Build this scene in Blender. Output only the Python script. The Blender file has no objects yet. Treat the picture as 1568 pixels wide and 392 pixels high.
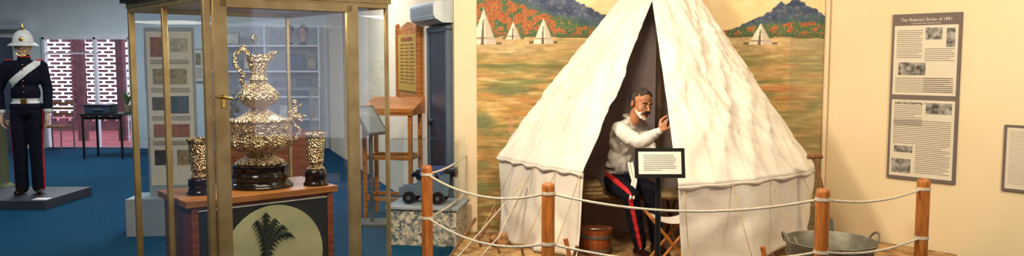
import bpy, bmesh, math, random
from mathutils import Vector, Matrix, noise
random.seed(7)
V=Vector
scene=bpy.context.scene
def lin(c):
    c=c/255.0
    return c/12.92 if c<=0.04045 else ((c+0.055)/1.055)**2.4
def C(r,g,b): return (lin(r),lin(g),lin(b),1)

def mat(name,col,rough=0.6,metal=0.0,col2=None,scale=8.0,bump=0.0,bscale=None,stretch=None,spec=None,voro=False):
    m=bpy.data.materials.new(name); m.use_nodes=True
    nt=m.node_tree; N=nt.nodes; L=nt.links
    b=N["Principled BSDF"]
    b.inputs["Roughness"].default_value=rough; b.inputs["Metallic"].default_value=metal
    if spec is not None: b.inputs["Specular IOR Level"].default_value=spec
    tc=N.new("ShaderNodeTexCoord"); mp=N.new("ShaderNodeMapping"); L.new(tc.outputs["Object"],mp.inputs["Vector"])
    if stretch: mp.inputs["Scale"].default_value=stretch
    nz=N.new("ShaderNodeTexNoise"); nz.inputs["Scale"].default_value=scale; nz.inputs["Detail"].default_value=5
    L.new(mp.outputs[0],nz.inputs["Vector"])
    rp=N.new("ShaderNodeValToRGB")
    c2=col2 if col2 else tuple(x*0.88 for x in col[:3])+(1,)
    rp.color_ramp.elements[0].color=c2; rp.color_ramp.elements[1].color=col
    rp.color_ramp.elements[0].position=0.35; rp.color_ramp.elements[1].position=0.65
    L.new(nz.outputs["Fac"],rp.inputs[0]); L.new(rp.outputs[0],b.inputs["Base Color"])
    if bump>0:
        bp=N.new("ShaderNodeBump"); bp.inputs["Strength"].default_value=bump; bp.inputs["Distance"].default_value=0.02
        if voro:
            n2=N.new("ShaderNodeTexVoronoi"); n2.inputs["Scale"].default_value=bscale or scale*4
            L.new(mp.outputs[0],n2.inputs["Vector"]); L.new(n2.outputs["Distance"],bp.inputs["Height"])
        else:
            n2=N.new("ShaderNodeTexNoise"); n2.inputs["Scale"].default_value=bscale or scale*4
            n2.inputs["Detail"].default_value=6
            L.new(mp.outputs[0],n2.inputs["Vector"]); L.new(n2.outputs["Fac"],bp.inputs["Height"])
        L.new(bp.outputs[0],b.inputs["Normal"])
    return m

def glassmat(name,tint=(0.93,0.975,1,1)):
    m=bpy.data.materials.new(name); m.use_nodes=True
    nt=m.node_tree; N=nt.nodes; L=nt.links; N.clear()
    o=N.new("ShaderNodeOutputMaterial"); mx=N.new("ShaderNodeMixShader")
    t=N.new("ShaderNodeBsdfTransparent"); t.inputs[0].default_value=tint
    g=N.new("ShaderNodeBsdfGlossy"); g.inputs["Roughness"].default_value=0.02; g.inputs[0].default_value=(1,1,1,1)
    f=N.new("ShaderNodeLayerWeight"); f.inputs[0].default_value=0.5
    p=N.new("ShaderNodeMath"); p.operation='POWER'; p.inputs[1].default_value=4
    a=N.new("ShaderNodeMath"); a.operation='MULTIPLY_ADD'; a.inputs[1].default_value=0.6; a.inputs[2].default_value=0.05
    L.new(f.outputs["Facing"],p.inputs[0]); L.new(p.outputs[0],a.inputs[0])
    L.new(a.outputs[0],mx.inputs[0]); L.new(t.outputs[0],mx.inputs[1]); L.new(g.outputs[0],mx.inputs[2]); L.new(mx.outputs[0],o.inputs[0])
    return m

_sph={}
def sphere_tpl(seg):
    if seg not in _sph:
        rings=max(8,seg*2//3); vs=[(0,0,1)]; fs=[]
        for j in range(1,rings):
            t=math.pi*j/rings
            for k in range(seg):
                a=2*math.pi*k/seg; vs.append((math.sin(t)*math.cos(a),math.sin(t)*math.sin(a),math.cos(t)))
        vs.append((0,0,-1)); last=len(vs)-1
        for k in range(seg): fs.append((0,1+k,1+(k+1)%seg))
        for j in range(rings-2):
            a0=1+j*seg; b0=a0+seg
            for k in range(seg): fs.append((a0+k,b0+k,b0+(k+1)%seg,a0+(k+1)%seg))
        a0=1+(rings-2)*seg
        for k in range(seg): fs.append((a0+k,last,a0+(k+1)%seg))
        _sph[seg]=([V(v) for v in vs],fs)
    return _sph[seg]
CUBE=[V((x,y,z)) for x in (-.5,.5) for y in (-.5,.5) for z in (-.5,.5)]
CF=[(0,1,3,2),(4,6,7,5),(0,4,5,1),(2,3,7,6),(0,2,6,4),(1,5,7,3)]
class Bd:
    def __init__(s): s.bm=bmesh.new(); s.mats=[]
    def mi(s,m):
        if m not in s.mats: s.mats.append(m)
        return s.mats.index(m)
    def add(s,vs,fs,m):
        i=s.mi(m); nv=s.bm.verts.new; nf=s.bm.faces.new; bv=[nv(v) for v in vs]
        for f in fs: nf([bv[k] for k in f]).material_index=i
        return bv
    def box(s,c,size,m,R=None):
        c=V(c)
        if R is None: vs=[V((c.x+q.x*size[0],c.y+q.y*size[1],c.z+q.z*size[2])) for q in CUBE]
        else: vs=[c+R@V((q.x*size[0],q.y*size[1],q.z*size[2])) for q in CUBE]
        s.add(vs,CF,m)
    def cyl(s,p1,p2,r1,r2,m,seg=16,caps=True):
        p1=V(p1);p2=V(p2); d=p2-p1
        if d.length<1e-6: return
        R=d.to_track_quat('Z','Y').to_matrix(); X=R.col[0]; Y=R.col[1]
        vs=[]
        for (p,r) in ((p1,r1),(p2,max(r2,1e-4))):
            for k in range(seg):
                a=2*math.pi*k/seg; vs.append(p+X*(r*math.cos(a))+Y*(r*math.sin(a)))
        fs=[(k,(k+1)%seg,seg+(k+1)%seg,seg+k) for k in range(seg)]
        if caps: fs+=[tuple(range(seg-1,-1,-1)),tuple(range(seg,2*seg))]
        s.add(vs,fs,m)
    def sph(s,c,rad,m,R=None,seg=20):
        if not hasattr(rad,'__len__'): rad=(rad,)*3
        c=V(c); tv,tf=sphere_tpl(seg)
        if R is None: vs=[V((c.x+q.x*rad[0],c.y+q.y*rad[1],c.z+q.z*rad[2])) for q in tv]
        else: vs=[c+R@V((q.x*rad[0],q.y*rad[1],q.z*rad[2])) for q in tv]
        s.add(vs,tf,m)
    def cap(s,p1,p2,r1,r2,m,seg=14):
        s.cyl(p1,p2,r1,r2,m,seg); s.sph(p1,r1,m,seg=seg); s.sph(p2,r2,m,seg=seg)
    def chain(s,pts,rs,m,seg=14):
        for i in range(len(pts)-1): s.cap(pts[i],pts[i+1],rs[i],rs[i+1],m,seg)
    def lathe(s,prof,c,m,seg=32,fn=None,sq=1.0):
        c=V(c); vs=[]
        for (r,z) in prof:
            for k in range(seg):
                a=2*math.pi*k/seg; rr=r*(1+(fn(a,z) if fn else 0))
                vs.append(c+V((rr*math.cos(a),rr*sq*math.sin(a),z)))
        fs=[(j*seg+k,j*seg+(k+1)%seg,(j+1)*seg+(k+1)%seg,(j+1)*seg+k) for j in range(len(prof)-1) for k in range(seg)]
        s.add(vs,fs,m)
    def tube(s,pts,r,m,seg=8):
        pts=[V(p) for p in pts]; vs=[]; n=len(pts)
        for j,p in enumerate(pts):
            t=(pts[min(j+1,n-1)]-pts[max(j-1,0)]).normalized()
            a=V((0,0,1)) if abs(t.z)<0.9 else V((1,0,0))
            x=t.cross(a).normalized(); y=t.cross(x).normalized()
            rr=r[j] if hasattr(r,'__len__') else r
            vs+=[p+x*rr*math.cos(2*math.pi*k/seg)+y*rr*math.sin(2*math.pi*k/seg) for k in range(seg)]
        fs=[(j*seg+k,j*seg+(k+1)%seg,(j+1)*seg+(k+1)%seg,(j+1)*seg+k) for j in range(n-1) for k in range(seg)]
        fs+=[tuple(range(seg)),tuple(range((n-1)*seg,n*seg))]
        s.add(vs,fs,m)
    def poly(s,pts,m): s.add([V(p) for p in pts],[tuple(range(len(pts)))],m)
    def prism(s,pts,vec,m):
        n=len(pts); vs=[V(p) for p in pts]+[V(p)+V(vec) for p in pts]
        fs=[tuple(range(n)),tuple(range(2*n-1,n-1,-1))]+[(k,n+k,n+(k+1)%n,(k+1)%n) for k in range(n)]
        s.add(vs,fs,m)
    def grid(s,P,m):
        w=len(P[0]); vs=[p for row in P for p in row]
        s.add(vs,[(a*w+b,a*w+b+1,(a+1)*w+b+1,(a+1)*w+b) for a in range(len(P)-1) for b in range(w-1)],m)
    def case(s,x0,x1,y0,y1,z0,z1,m,top=True):
        s.poly([(x0,y0,z0),(x1,y0,z0),(x1,y0,z1),(x0,y0,z1)],m); s.poly([(x0,y1,z0),(x1,y1,z0),(x1,y1,z1),(x0,y1,z1)],m)
        s.poly([(x0,y0,z0),(x0,y1,z0),(x0,y1,z1),(x0,y0,z1)],m); s.poly([(x1,y0,z0),(x1,y1,z0),(x1,y1,z1),(x1,y0,z1)],m)
        if top: s.poly([(x0,y0,z1),(x1,y0,z1),(x1,y1,z1),(x0,y1,z1)],m)
    def done(s,name,parent=None,M=None,bevel=0,smooth=True,angle=40,recalc=True,origin=True):
        if recalc: bmesh.ops.recalc_face_normals(s.bm,faces=s.bm.faces)
        if M is not None: s.bm.transform(M)
        org=V((0,0,0))
        if origin and parent is None and len(s.bm.verts):
            xs=[v.co for v in s.bm.verts]
            org=V(((min(v.x for v in xs)+max(v.x for v in xs))/2,(min(v.y for v in xs)+max(v.y for v in xs))/2,min(v.z for v in xs)))
            s.bm.transform(Matrix.Translation(-org))
        elif parent is not None:
            s.bm.transform(Matrix.Translation(-parent.location))
        me=bpy.data.meshes.new(name); s.bm.to_mesh(me); s.bm.free()
        for m in s.mats: me.materials.append(m)
        if smooth:
            me.polygons.foreach_set("use_smooth",[True]*len(me.polygons)); me.set_sharp_from_angle(angle=math.radians(angle))
        ob=bpy.data.objects.new(name,me); scene.collection.objects.link(ob); ob.location=org
        if parent is not None: ob.parent=parent; ob.location=(0,0,0)
        if bevel>0:
            b=ob.modifiers.new("bev",'BEVEL'); b.width=bevel; b.segments=2; b.limit_method='ANGLE'; b.angle_limit=math.radians(50)
        return ob

def empty(name,loc):
    e=bpy.data.objects.new(name,None); e.location=loc; e.empty_display_size=0.1; scene.collection.objects.link(e); return e

def remesh(ob,vox,smooth=4,mats=None,cls=None,fac=0.5):
    r=ob.modifiers.new("r",'REMESH'); r.mode='VOXEL'; r.voxel_size=vox; r.use_smooth_shade=True
    if smooth:
        s=ob.modifiers.new("s",'SMOOTH'); s.iterations=smooth; s.factor=fac
    dg=bpy.context.evaluated_depsgraph_get()
    me=bpy.data.meshes.new_from_object(ob.evaluated_get(dg))
    ob.modifiers.clear(); old=ob.data; ob.data=me
    ms=mats or [m for m in old.materials]
    me.materials.clear()
    for m in ms: me.materials.append(m)
    off=ob.parent.location if ob.parent else ob.location
    for p in me.polygons:
        p.use_smooth=True
        p.material_index=cls(p.center+off) if cls else 0
    return ob

def textobj(txt,size,m,M,parent,align='CENTER',name='lettering'):
    cu=bpy.data.curves.new(name,'FONT'); cu.body=txt; cu.size=size; cu.align_x=align; cu.extrude=0.0003
    t=bpy.data.objects.new(name+'_c',cu); scene.collection.objects.link(t)
    dg=bpy.context.evaluated_depsgraph_get()
    me=bpy.data.meshes.new_from_object(t.evaluated_get(dg))
    bpy.data.objects.remove(t)
    me.transform(M@Matrix.Rotation(math.pi/2,4,'X')); me.transform(Matrix.Translation(-parent.location))
    me.materials.clear(); me.materials.append(m)
    ob=bpy.data.objects.new(name,me); scene.collection.objects.link(ob); ob.parent=parent
    return ob

def frameM(org,X):
    X=V(X).normalized(); Z=V((0,0,1)); Y=Z.cross(X)
    M=Matrix((X,Y,Z)).transposed().to_4x4(); M.translation=V(org); return M

# ------------------------------------------------ materials
cream=mat("cream_wall",C(236,216,186),0.8,col2=C(232,210,178),scale=2,bump=0.05,bscale=60)
creamR=mat("cream_wall_warm",C(238,220,186),0.8,col2=C(233,214,178),scale=1.5,bump=0.05,bscale=60)
white_wall=mat("white_wall",C(206,218,222),0.8,col2=C(198,212,218),scale=2)
ceil_m=mat("ceiling_white",C(230,230,225),0.9)
carpet=mat("blue_carpet",C(20,72,100),0.95,col2=C(12,58,86),scale=30,bump=0.3,bscale=300,spec=0.1)
sand=mat("sandy_ground",C(196,158,106),0.95,col2=C(132,98,60),scale=9,bump=0.8,bscale=40)
canvas=mat("tent_canvas",C(238,232,224),0.85,col2=C(222,214,205),scale=3,bump=0.7,bscale=5,spec=0.15)
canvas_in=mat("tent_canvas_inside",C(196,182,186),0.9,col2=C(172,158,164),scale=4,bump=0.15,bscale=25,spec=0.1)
wood_post=mat("oiled_pine",C(186,112,44),0.45,col2=C(140,78,28),scale=6,stretch=(8,8,1),bump=0.1,bscale=20)
wood_brown=mat("honey_wood",C(196,128,62),0.35,col2=C(160,94,40),scale=5,stretch=(1,1,8))
wood_red=mat("cedar_wood",C(164,90,48),0.35,col2=C(126,62,32),scale=5,stretch=(1,1,8))
wood_old=mat("old_timber",C(140,95,55),0.7,col2=C(95,62,36),scale=8,stretch=(6,6,1),bump=0.3)
brass=mat("brass_frame",C(210,182,124),0.34,0.6,col2=C(186,154,98),scale=10)
brass_b=mat("polished_brass",C(225,180,90),0.2,1.0)
bronze=mat("dark_cornice_bronze",C(120,96,58),0.4,0.6,col2=C(80,62,40))
glass=glassmat("case_glass")
silver=mat("engraved_silver",C(242,224,184),0.27,0.95,col2=C(168,132,84),scale=60,bump=0.7,bscale=95,voro=True)
silver_p=mat("plain_silver",C(235,220,190),0.15,1.0)
ebony=mat("ebonised_base",C(38,22,16),0.15,col2=C(24,14,12))
black=mat("black_paint",C(22,22,24),0.35)
navy=mat("navy_serge",C(22,22,38),0.9,col2=C(12,14,26),scale=20,spec=0.15)
red=mat("scarlet_stripe",C(200,32,36),0.8)
whitec=mat("white_leather",C(222,222,214),0.5)
skin=mat("painted_skin",C(200,142,106),0.5,col2=C(182,122,90),scale=12)
skin_p=mat("pale_skin",C(205,165,135),0.5,col2=C(190,148,118),scale=12)
hair=mat("grey_brown_hair",C(84,76,70),0.7,col2=C(46,40,38),scale=40,stretch=(1,1,4),bump=0.4,bscale=120)
moustm=mat("dark_moustache",C(46,32,26),0.7)
foam=mat("shaving_foam",C(240,238,235),0.8,bump=0.3,bscale=60)
eyew=mat("eye_white",C(215,205,195),0.3); eyeb=mat("eye_iris",C(40,28,20),0.2); lipm=mat("lips",C(160,90,75),0.5)
shirt_m=mat("white_shirt",C(240,238,232),0.85,col2=C(228,226,222),scale=5,bump=0.3,bscale=14,spec=0.1)
rope_m=mat("white_rope",C(228,220,205),0.8,col2=C(196,184,165),scale=80,bump=0.6,bscale=150)
hemp=mat("hemp_rope",C(205,180,135),0.9,col2=C(160,132,90),scale=60)
paper=mat("printed_paper",C(232,228,220),0.7)
papert=mat("poster_paper",C(222,214,200),0.7,col2=C(214,206,190),scale=3)
greyf=mat("poster_border",C(110,98,96),0.6)
ink=mat("ink_grey",C(120,112,106),0.8); inkd=mat("ink_dark",C(40,38,38),0.8)
photo=mat("old_photo",C(170,168,165),0.6,col2=C(55,52,50),scale=22)
galv=mat("galvanised_steel",C(140,138,126),0.6,0.55,col2=C(96,94,84),scale=10)
rockm=mat("rock",C(190,140,90),0.9,col2=C(140,100,64),scale=15,bump=0.5)
straw=mat("tan_blanket",C(206,182,136),0.95,col2=C(170,140,95),scale=20,bump=0.4)
strawm=mat("dry_straw",C(214,184,120),0.9)
steel=mat("grey_metal",C(120,122,125),0.4,0.6)
gold=mat("gold_leaf_board",C(198,160,62),0.5,col2=C(170,130,45),scale=30)
acm=mat("ac_plastic",C(200,212,222),0.4)
darkdoor=mat("dark_door",C(44,56,74),0.4)
greyblue=mat("grey_blue_paint",C(92,108,128),0.6)
cloth_b=mat("blue_cloth",C(40,56,110),0.9,bump=0.3)
felt=mat("charcoal_felt",C(52,50,50),0.95)
plinth_m=mat("charcoal_plinth",C(52,54,66),0.5)
plinth_w=mat("grey_white_plinth",C(150,160,168),0.6)
brick=mat("purple_brick",C(120,78,80),0.9,col2=C(88,58,66),scale=6)
paver=mat("patio_paver",C(170,90,90),0.9,col2=C(140,70,80),scale=4)
whitep=mat("white_paint",C(225,228,235),0.5)
bark=mat("tent_pole_wood",C(104,80,62),0.8,col2=C(76,56,44),scale=8,stretch=(6,6,1))
rugm=mat("red_rug",C(150,40,45),0.95,col2=C(60,40,70),scale=18)
olive=mat("olive_pedestal",C(96,98,70),0.7)
crest_bg=mat("cream_enamel",C(214,208,158),0.5,col2=C(188,186,138),scale=5)
plume=mat("dark_plume",C(58,62,52),0.8)

mosaic=bpy.data.materials.new("pebble_mosaic"); mosaic.use_nodes=True
nt=mosaic.node_tree; vo=nt.nodes.new("ShaderNodeTexVoronoi"); vo.inputs["Scale"].default_value=45
tc=nt.nodes.new("ShaderNodeTexCoord"); nt.links.new(tc.outputs["Object"],vo.inputs["Vector"])
rp=nt.nodes.new("ShaderNodeValToRGB"); rp.color_ramp.elements[0].color=C(70,90,100); rp.color_ramp.elements[1].color=C(215,205,185)
sp=nt.nodes.new("ShaderNodeSeparateColor"); nt.links.new(vo.outputs["Color"],sp.inputs[0]); nt.links.new(sp.outputs[0],rp.inputs[0])
nt.links.new(rp.outputs[0],nt.nodes["Principled BSDF"].inputs["Base Color"])

# ------------------------------------------------ room shell
CZ=3.1
def wall(name,pts,m,th=0.12,openings=()):
    b=Bd(); (x0,y0),(x1,y1)=pts
    X=V((x1-x0,y1-y0,0)); Ln=X.length; M=frameM((x0,y0,0),X)
    cuts=sorted(openings); s=0
    def seg(a,c,z0,z1):
        if c-a>1e-4 and z1-z0>1e-4: b.box(((a+c)/2,th/2,(z0+z1)/2),(c-a,th,z1-z0),m)
    for (a,c,z0,z1) in cuts:
        seg(s,a,0,CZ); seg(a,c,0,z0); seg(a,c,z1,CZ); s=c
    seg(s,Ln,0,CZ)
    return b.done(name,M=M,smooth=False)
b=Bd(); b.box((-1.5,5.75,-0.05),(25,17.5,0.1),carpet); b.done("floor",smooth=False)
b=Bd(); b.box((-1.5,5.75,CZ+0.05),(25,17.5,0.1),ceil_m); b.done("ceiling",smooth=False)
DX0,DX1=-8.45,-6.85
wall("wall_back",((-13,14.5),(-3.2,14.5)),white_wall,openings=[(13+DX0,13+DX1,0,2.02)])
PO=V((-0.53,7.42,0)); PD=V((-0.37,0.93,0)).normalized()
far=PO+PD*7.55
wall("wall_partition",((far.x,far.y),(PO.x,PO.y)),cream,th=0.10)
wall("wall_mural",((-0.525,7.3),(2.87,7.3)),cream)
wdir=V((0.667,-0.745,0)).normalized()
we=V((2.87,7.3,0))+wdir*9.5
wall("wall_right",((2.87,7.3),(we.x,we.y)),creamR)
wall("wall_front",((11,-3.0),(-13,-3.0)),cream)
wall("wall_left",((-13,-3),(-13,14.5)),white_wall)
b=Bd(); b.box((-10.7,14.485,0.05),(4.4,0.02,0.1),whitep); b.box((-5.0,14.485,0.05),(3.5,0.02,0.1),whitep); b.done("baseboard_back",smooth=False)
b=Bd(); b.box((2.845,7.27,CZ/2),(0.03,0.03,CZ),cream); b.done("trim_1",smooth=False)

# ------------------------------------------------ mural
def interp(pts,x):
    if x<=pts[0][0]: return pts[0][1]
    for (a,ya),(b_,yb) in zip(pts,pts[1:]):
        if x<=b_: return ya+(yb-ya)*(x-a)/(b_-a)
    return pts[-1][1]
def mixc(a,b_,t):
    t=max(0,min(1,t)); return tuple(a[i]+(b_[i]-a[i])*t for i in range(3))
ridge=[(700,34),(728,26),(745,8),(765,-12),(800,-30),(850,-16),(880,2),(905,14),(930,26),(1000,46),(1110,48),(1130,40),(1150,30),(1165,26),(1180,14),(1192,4),(1200,8),(1210,0),(1224,2),(1234,12),(1245,14),(1262,28),(1300,35)]
tree=[(700,2),(735,2),(760,-4),(800,8),(830,22),(870,32),(915,44),(1000,50),(1110,46),(1150,40),(1200,37),(1262,32)]
tents=[(741,69,20,14),(786,61,12,34),(832,67,16,28),(1162,69,19,36)]
NV=noise.noise
def paint(mx,my):
    n=NV(V((mx*0.05,my*0.09,0))); n2=NV(V((mx*0.15,my*0.2,5)))
    dab=NV(V((mx*0.35,my*0.5,41)))
    for (cx,by,hw,ty) in tents:
        if ty<=my<=by:
            t=(my-ty)/(by-ty); w=hw*(t if t<0.8 else 0.8+0.2*(t-.8)/.2*0.6+0.05)
            if abs(mx-cx)<=w+0.5*n2:
                c=(240,228,208)
                if t>0.78 and t<0.84: c=(170,150,130)
                sh=(mx-cx)/(w+.1)
                if sh>0.2: c=mixc(c,(184,170,160),0.75)
                if abs(sh+0.1)<0.14 and t>0.3: c=(110,95,85)
                return c
            if by-4<my and abs(mx-cx)<hw*1.35: return (112,98,64)
    ry=interp(ridge,mx)+3*n2; ty=interp(tree,mx)+4*n+2*n2
    if my<min(ry,ty) : 
        return mixc((246,236,204),(236,210,162),0.5+n*0.8+ (my+30)/90)
    if my<ty:
        c=mixc((84,100,128),(54,68,100),0.5+n*1.2+n2*0.6)
        if n2>0.2: c=mixc(c,(136,130,142),0.6)
        if dab>0.25: c=mixc(c,(58,56,82),0.6)
        if my>ty-8: c=mixc(c,(66,100,90),0.5)
        return c
    if my<58+3*n:
        k=NV(V((mx*0.09,my*0.12,33))); k2=NV(V((mx*0.4,my*0.45,13)))
        left=mx<850 and my<48
        c=mixc((190,108,60),(142,72,42),0.5+k2) if (k+ (0.16 if left else -0.12))>0 else mixc((88,118,72),(46,76,60),0.5+k2*1.2)
        if k2>0.25: c=mixc(c,(218,170,98),0.6)
        if dab<-0.28: c=mixc(c,(56,88,80),0.6)
        if my>52: c=mixc(c,(70,92,60),0.6)
        return c
    st=NV(V((mx*0.012+3,my*0.10,9))); st2=NV(V((mx*0.03,my*0.22,17))); st3=NV(V((mx*0.06,my*0.55,3))); patch=NV(V((mx*0.012,my*0.022,20))); p2=NV(V((mx*0.025+9,my*0.04,29)))
    bands=[(58,(192,162,120)),(68,(202,174,130)),(80,(188,154,108)),(90,(170,148,94)),(100,(150,138,84)),(112,(186,152,96)),(128,(208,168,104)),(146,(190,146,82)),(165,(204,164,96)),(190,(194,152,86)),(215,(172,136,76)),(245,(184,142,80)),(285,(152,118,68)),(340,(132,102,60)),(420,(112,88,56))]
    yy=my+9*n+16*patch
    c=bands[0][1] if yy<58 else bands[-1][1]
    for (a,ca),(b_,cb) in zip(bands,bands[1:]):
        if a<=yy<b_: c=mixc(ca,cb,(yy-a)/(b_-a)); break
    far_=max(0.2,min(1,(my-60)/60))
    c=mixc(c,(132,134,78),max(0,st-0.05)*2.4*far_)
    c=mixc(c,(206,134,76),max(0,-st-0.14)*1.7*far_)
    c=mixc(c,(224,202,150),max(0,st2-0.05)*1.3)
    c=mixc(c,(124,100,60),max(0,-st2-0.1)*1.2*far_)
    c=mixc(c,(112,120,80),max(0,p2-0.12)*1.7*far_)
    c=mixc(c,(222,182,120),max(0,-p2-0.2)*1.3)
    c=mixc(c,(230,212,162),max(0,st3-0.1)*0.6); c=mixc(c,(104,88,54),max(0,-st3-0.1)*0.6)
    if dab>0.36: c=mixc(c,(108,110,56),0.25)
    if 98<my<104 and mx<960: c=mixc(c,(96,104,56),max(0,0.45+0.5*st3))
    if abs(mx-782)<4+2*n2 and 178<my<205: c=mixc(c,(206,150,110),0.6)
    if mx>1207: c=mixc(c,(140,134,102),0.38)
    return c
def build_mural():
    x0,x1,z0,z1=-0.32,2.83,0.03,2.75
    nx,nz=600,400
    vs=[];cols=[]
    for j in range(nz+1):
        z=z0+(z1-z0)*j/nz
        for i in range(nx+1):
            x=x0+(x1-x0)*i/nx
            vs.append((x,0,z))
            c=paint(784+x*167.8,92-(z-1.6)*167.8)
            cols.extend((lin(c[0]),lin(c[1]),lin(c[2]),1))
    fs=[(j*(nx+1)+i,j*(nx+1)+i+1,(j+1)*(nx+1)+i+1,(j+1)*(nx+1)+i) for j in range(nz) for i in range(nx)]
    me=bpy.data.meshes.new("painted_mural"); me.from_pydata(vs,[],fs)
    a=me.color_attributes.new("paint",'FLOAT_COLOR','POINT'); a.data.foreach_set("color",cols)
    m=bpy.data.materials.new("mural_paint"); m.use_nodes=True; n=m.node_tree
    at=n.nodes.new("ShaderNodeAttribute"); at.attribute_name="paint"; bs=n.nodes["Principled BSDF"]
    n.links.new(at.outputs["Color"],bs.inputs["Base Color"]); bs.inputs["Roughness"].default_value=0.75
    me.materials.append(m)
    ob=bpy.data.objects.new("painted_mural",me); ob.location=(0,7.292,0); scene.collection.objects.link(ob)
build_mural()

# ------------------------------------------------ diorama ground
b=Bd()
outline=[(-0.45,7.28),(-0.5,6.45),(0.1,5.55),(1.0,5.1),(2.0,5.0),(2.9,5.4),(3.55,6.15),(3.62,6.42),(2.87,7.27)]
b.prism([(x,y,0.0) for x,y in outline],(0,0,0.02),sand)
for k in range(420):
    x=random.uniform(-0.4,3.0); y=random.uniform(5.2,7.1)
    if y<5.9-0.9*(x+0.4)/1.4 and x<1.0: continue
    if x>2.0 and y<5.0+(x-2.0)*0.75: continue
    a=random.uniform(0,3.14); l=random.uniform(0.015,0.05); d=V((math.cos(a),math.sin(a),random.uniform(0,0.15)))*l
    p=V((x,y,0.022)); b.cyl(p,p+d,0.0022,0.0015,strawm,5)
for k in range(60):
    x=random.uniform(-0.35,2.9); y=random.uniform(5.7,6.9); r=random.uniform(0.005,0.012)
    b.sph((x,y,0.02+r*0.2),(r,r*0.8,r*0.6),rockm,None,8)
b.done("sandy_ground",angle=30)

# ------------------------------------------------ tent
apex=V((1.29,6.9,2.57)); T=V((1.15,6.62,2.09)); axis=V((1.25,6.9,0))
def polyl(pts,u):
    pts=[V(p) for p in pts]; L=[(pts[i+1]-pts[i]).length for i in range(len(pts)-1)]; tot=sum(L); d=u*tot
    for i,l in enumerate(L):
        if d<=l or i==len(L)-1: return pts[i].lerp(pts[i+1],min(1,d/l))
        d-=l
def radial(p):
    r=V((p.x-axis.x,p.y-axis.y,0)); return r.normalized() if r.length>1e-4 else V((0,0,0))
def panel(b,E,H,seed,n=130,rows=80):
    E0=V(E[0]); D=T-apex.lerp(E0,0.25); P=[]
    for j in range(rows+1):
        v=j/rows; row=[]
        for i in range(n+1):
            u=i/n; e=polyl(E,u); p=apex.lerp(e,v); w=(1-u)**4
            off=(v/0.25 if v<=0.25 else max(0,(1-v)/0.75)); p=p+D*off*w
            r1=NV(V((u*7+v*4+seed,v*3,seed+4))); r2=NV(V((u*16-v*6,v*4,seed+2))); r3=NV(V((u*5-v*9,v*2,seed+12))); r4=NV(V((u*11+v*2,v*1.2,seed+22)))
            k=NV(V((u*9+seed,v*0.8,seed)))*0.055+(1-abs(r1)*3)*0.026+(1-abs(r2)*3)*0.014-max(0,0.12-abs(r3))*0.22+max(0,0.10-abs(r4))*0.16
            k*=math.sin(min(1,v)*math.pi*0.9)*min(1,0.35+v)
            p=p+radial(p)*k
            p.y=min(p.y,7.27)
            row.append(p)
        P.append(row)
    b.grid(P,canvas)
    P2=[[q+V((0,0,-(0.028+0.008*math.sin(i*0.35+seed))*t))+radial(q)*0.006*(1-t) for i,q in enumerate(P[-1])] for t in (0,0.5,1)]
    b.grid(P2,canvas)
    W=[]
    for j in range(25):
        t=j/24; row=[]
        for i in range(n+1):
            u=i/n; e=polyl(E,u)-radial(polyl(E,u))*0.012; h=polyl(H,u); p=e.lerp(h,t)
            k=(0.018*math.sin(u*24+seed+NV(V((u*4,t*2,seed)))*5)+0.05*NV(V((u*6,t*1.5,seed+8))))*t
            p=p+radial(p)*k; p.y=min(p.y,7.27); row.append(p)
        W.append(row)
    b.grid(W,canvas)
EL=[(0.55,6.19,0.72),(0.2,6.5,0.74),(-0.13,6.92,0.76),(-0.05,7.26,0.76)]
HL=[(0.53,6.22,0.03),(0.18,6.5,0.03),(-0.11,6.9,0.03),(-0.05,7.26,0.03)]
ER=[(1.18,5.62,0.71),(1.75,5.85,0.71),(2.37,6.35,0.71),(2.53,6.6,0.71),(2.45,7.24,0.72)]
HR=[(1.23,5.68,0.03),(1.8,5.9,0.06),(2.38,6.4,0.16),(2.5,6.65,0.2),(2.45,7.24,0.1)]
b=Bd(); panel(b,EL,HL,1.0); panel(b,ER,HR,6.0)
ten=b.done("canvas_bell_tent",recalc=False,angle=80)
so=ten.modifiers.new("sol",'SOLIDIFY'); so.thickness=0.004
b=Bd()
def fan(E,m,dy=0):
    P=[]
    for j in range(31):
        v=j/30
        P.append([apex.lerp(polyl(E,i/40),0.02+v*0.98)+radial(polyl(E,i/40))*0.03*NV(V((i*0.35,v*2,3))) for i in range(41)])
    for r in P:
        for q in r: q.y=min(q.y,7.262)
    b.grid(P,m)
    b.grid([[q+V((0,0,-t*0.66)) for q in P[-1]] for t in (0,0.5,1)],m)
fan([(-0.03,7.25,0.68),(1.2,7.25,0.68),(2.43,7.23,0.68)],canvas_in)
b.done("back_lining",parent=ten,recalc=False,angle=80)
b=Bd(); b.cyl((1.27,6.9,0.02),(1.27,6.9,2.55),0.035,0.03,bark,12)
for (E,side) in ((EL,-1),(ER,1)):
    for u in (0.02,0.2,0.38,0.56):
        e=polyl(E,u)+V((0,0,-0.02))
        o=radial(e); pg=e+o*0.32; pg.z=0.10
        if pg.y<7.1: 
            b.tube([e,e.lerp(pg,0.5)-V((0,0,0.02)),pg],0.0035,hemp,6)
            b.cyl(pg+V((0,0,0.05)),pg-o*0.03-V((0,0,0.08)),0.014,0.008,wood_old,8)
b.done("pole_and_guys",parent=ten)

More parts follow.
